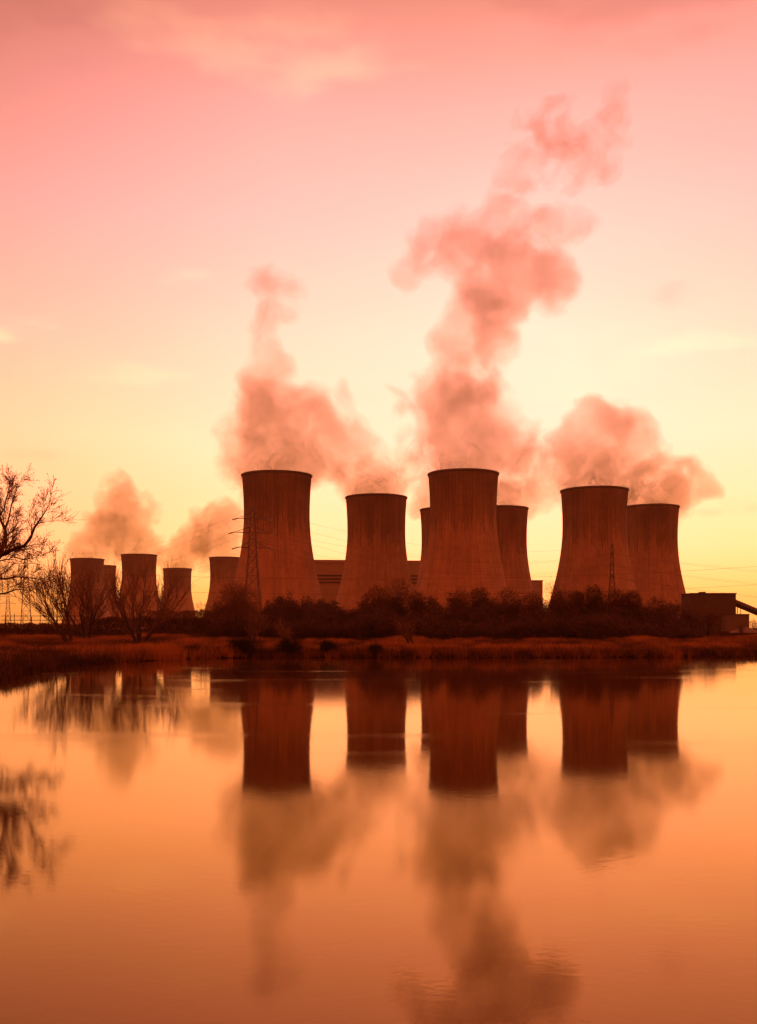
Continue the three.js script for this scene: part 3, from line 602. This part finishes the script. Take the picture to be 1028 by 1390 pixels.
// the thicket in front of the near towers: one mass
{
  const rng = mulberry(515), m = new Mesher();
  for (let k = 0; k < 34; k++) { const p = around(rng).multiplyScalar(0.75 * Math.cbrt(rng())), a = around(rng).multiplyScalar(0.2), b = around(rng).multiplyScalar(0.14); if (rng() < 0.4) { a.multiplyScalar(0.16); b.copy(around(rng)).multiplyScalar(0.6).addScaledVector(up, 0.4); } m.tri(m.vert(p.clone().add(a)), m.vert(p.clone().add(b)), m.vert(p.clone().sub(a))); }
  const spots = [];
  for (let k = 0; k < 15000; k++) {
    const px = 262 + rng() * 690, d = 166 + 44 * rng(), x = xAt(px, d), lump = 0.72 + 0.5 * perlin.noise(x * 0.22, d * 0.05, 3.3) + 0.3 * perlin.noise(x * 0.6, d * 0.2, 8.1);
    const edge = smooth(px, 258, 300) * (1 - 0.45 * smooth(px, 905, 950)), h = (3.6 + 5.2 * smooth(d, 168, 205)) * clamp(lump, 0.3, 1.3) * edge;
    spots.push([x, groundHeight(x, -d) + Math.sqrt(rng()) * h, -d, 0.7 + 0.7 * rng(), rng()]);
  }
  const o = new THREE.InstancedMesh(m.build(), std(1, 1, 1, 1, { side: THREE.DoubleSide }), spots.length), M = new THREE.Matrix4(), Q = new THREE.Quaternion(), c = new THREE.Color();
  spots.forEach(([x, y, z, s, v], i) => { Q.setFromEuler(new THREE.Euler(rng() * 6, rng() * 6, rng() * 6)); M.compose(new THREE.Vector3(x, y, z), Q, new THREE.Vector3(s, s, s)); o.setMatrixAt(i, M); o.setColorAt(i, c.setRGB(0.06 + 0.08 * v, 0.036 + 0.036 * v, 0.022 + 0.014 * v)); });
  o.name = 'thicket'; o.castShadow = o.receiveShadow = true; o.userData.kind = 'stuff';
  tag(o, 'dense dark thicket filling the bank before the near towers', 'thicket');
  scene.add(o);
}
// dry grass and reeds on the banks
{
  const rng = mulberry(909), m = new Mesher();
  for (let k = 0; k < 9; k++) {
    const a = rng() * 6.2832, r = 0.22 * rng(), h = 0.35 + 0.65 * rng(), p = new THREE.Vector3(Math.cos(a) * r, -0.05, Math.sin(a) * r), e = p.clone().add(new THREE.Vector3((rng() - 0.5) * 0.55, h, (rng() - 0.5) * 0.55)), s = new THREE.Vector3(Math.cos(a * 3), 0, Math.sin(a * 3)).multiplyScalar(0.02), mid = p.clone().lerp(e, 0.55).addScaledVector(up, 0.06);
    const [A, B, C, D2, E] = [m.vert(p.clone().sub(s)), m.vert(p.clone().add(s)), m.vert(mid.clone().add(s)), m.vert(mid.clone().sub(s)), m.vert(e)];
    m.quad(A, B, C, D2); m.tri(D2, C, E);
  }
  const spots = [];
  for (let k = 0; k < 400000 && spots.length < 110000; k++) {
    const d = 40 + 150 * Math.sqrt(rng()), x = (rng() * 2 - 1) * (0.41 * d + 6), z = -d, s = shoreDistance(x, z);
    if (s < -0.3) continue;
    const patch = perlin.noise(x * 0.13, z * 0.07, 2) + 0.6 * perlin.noise(x * 0.5, z * 0.2, 6);
    if (rng() > 0.68 + patch * 0.8) continue;
    const nearBankTone = d + 26 * perlin.noise(x * 0.16, z * 0.11, 5) + 16 * (rng() - 0.5) < 98 ? 0.52 : 1;                    // darker grass tone on the near left bank
    const tall = (s < 3 ? 1.15 : 0.85) * (0.6 + 0.7 * rng()) * (1 + 0.7 * patch);
    spots.push([x, groundHeight(x, z), z, tall, nearBankTone * (0.6 + 0.5 * clamp(1.5 * patch + 0.7 * (rng() - 0.5), -1, 0.8))]);
  }
  const o = new THREE.InstancedMesh(m.build(), std(1, 1, 1, 1, { side: THREE.DoubleSide }), spots.length), M = new THREE.Matrix4(), Q = new THREE.Quaternion(), c = new THREE.Color();
  spots.forEach(([x, y, z, h, v], i) => { Q.setFromAxisAngle(up, rng() * 6.2832); M.compose(new THREE.Vector3(x, y, z), Q, new THREE.Vector3(0.9 + 0.3 * h, h, 0.9 + 0.3 * h)); o.setMatrixAt(i, M); o.setColorAt(i, c.setRGB(0.04 + 0.46 * v * v, 0.02 + 0.21 * v * v, 0.008 + 0.06 * v * v)); });
  o.name = 'dry_grass'; o.castShadow = o.receiveShadow = true; o.userData.kind = 'stuff';
  tag(o, 'dry reddish grass and reeds covering the banks round the lake', 'grass');
  scene.add(o);
}
// a fence line far left
{
  const d = 240, rng = mulberry(33), t = thing('fence', 'thin post and rail fence against the orange glow at the far left', 'fence', [xAt(8, d), 1.2, -d]);
  const top = hAt(833, d) - 1.2, step = 2.1, n = 9;
  for (let k = 0; k <= n; k++) { const m = new Mesher(), h = top * (0.86 + 0.2 * rng()); m.limb(new THREE.Vector3(k * step, 0, 0), new THREE.Vector3(k * step, h, 0), 0.1, 0.08, 4); part('post', m.build(true), steelDark, t); }
  for (const h of [0.72, 0.9]) { const m = new Mesher(); m.limb(new THREE.Vector3(-1, top * h, 0.2), new THREE.Vector3(n * step + 1, top * h, 0.2), 0.07, 0.07, 4); part('rail', m.build(true), steelDark, t); }
}

scene.fog = new THREE.FogExp2(new THREE.Color().setRGB(1, 0.72, 0.45), 0.00009);
renderer.render(scene, camera);
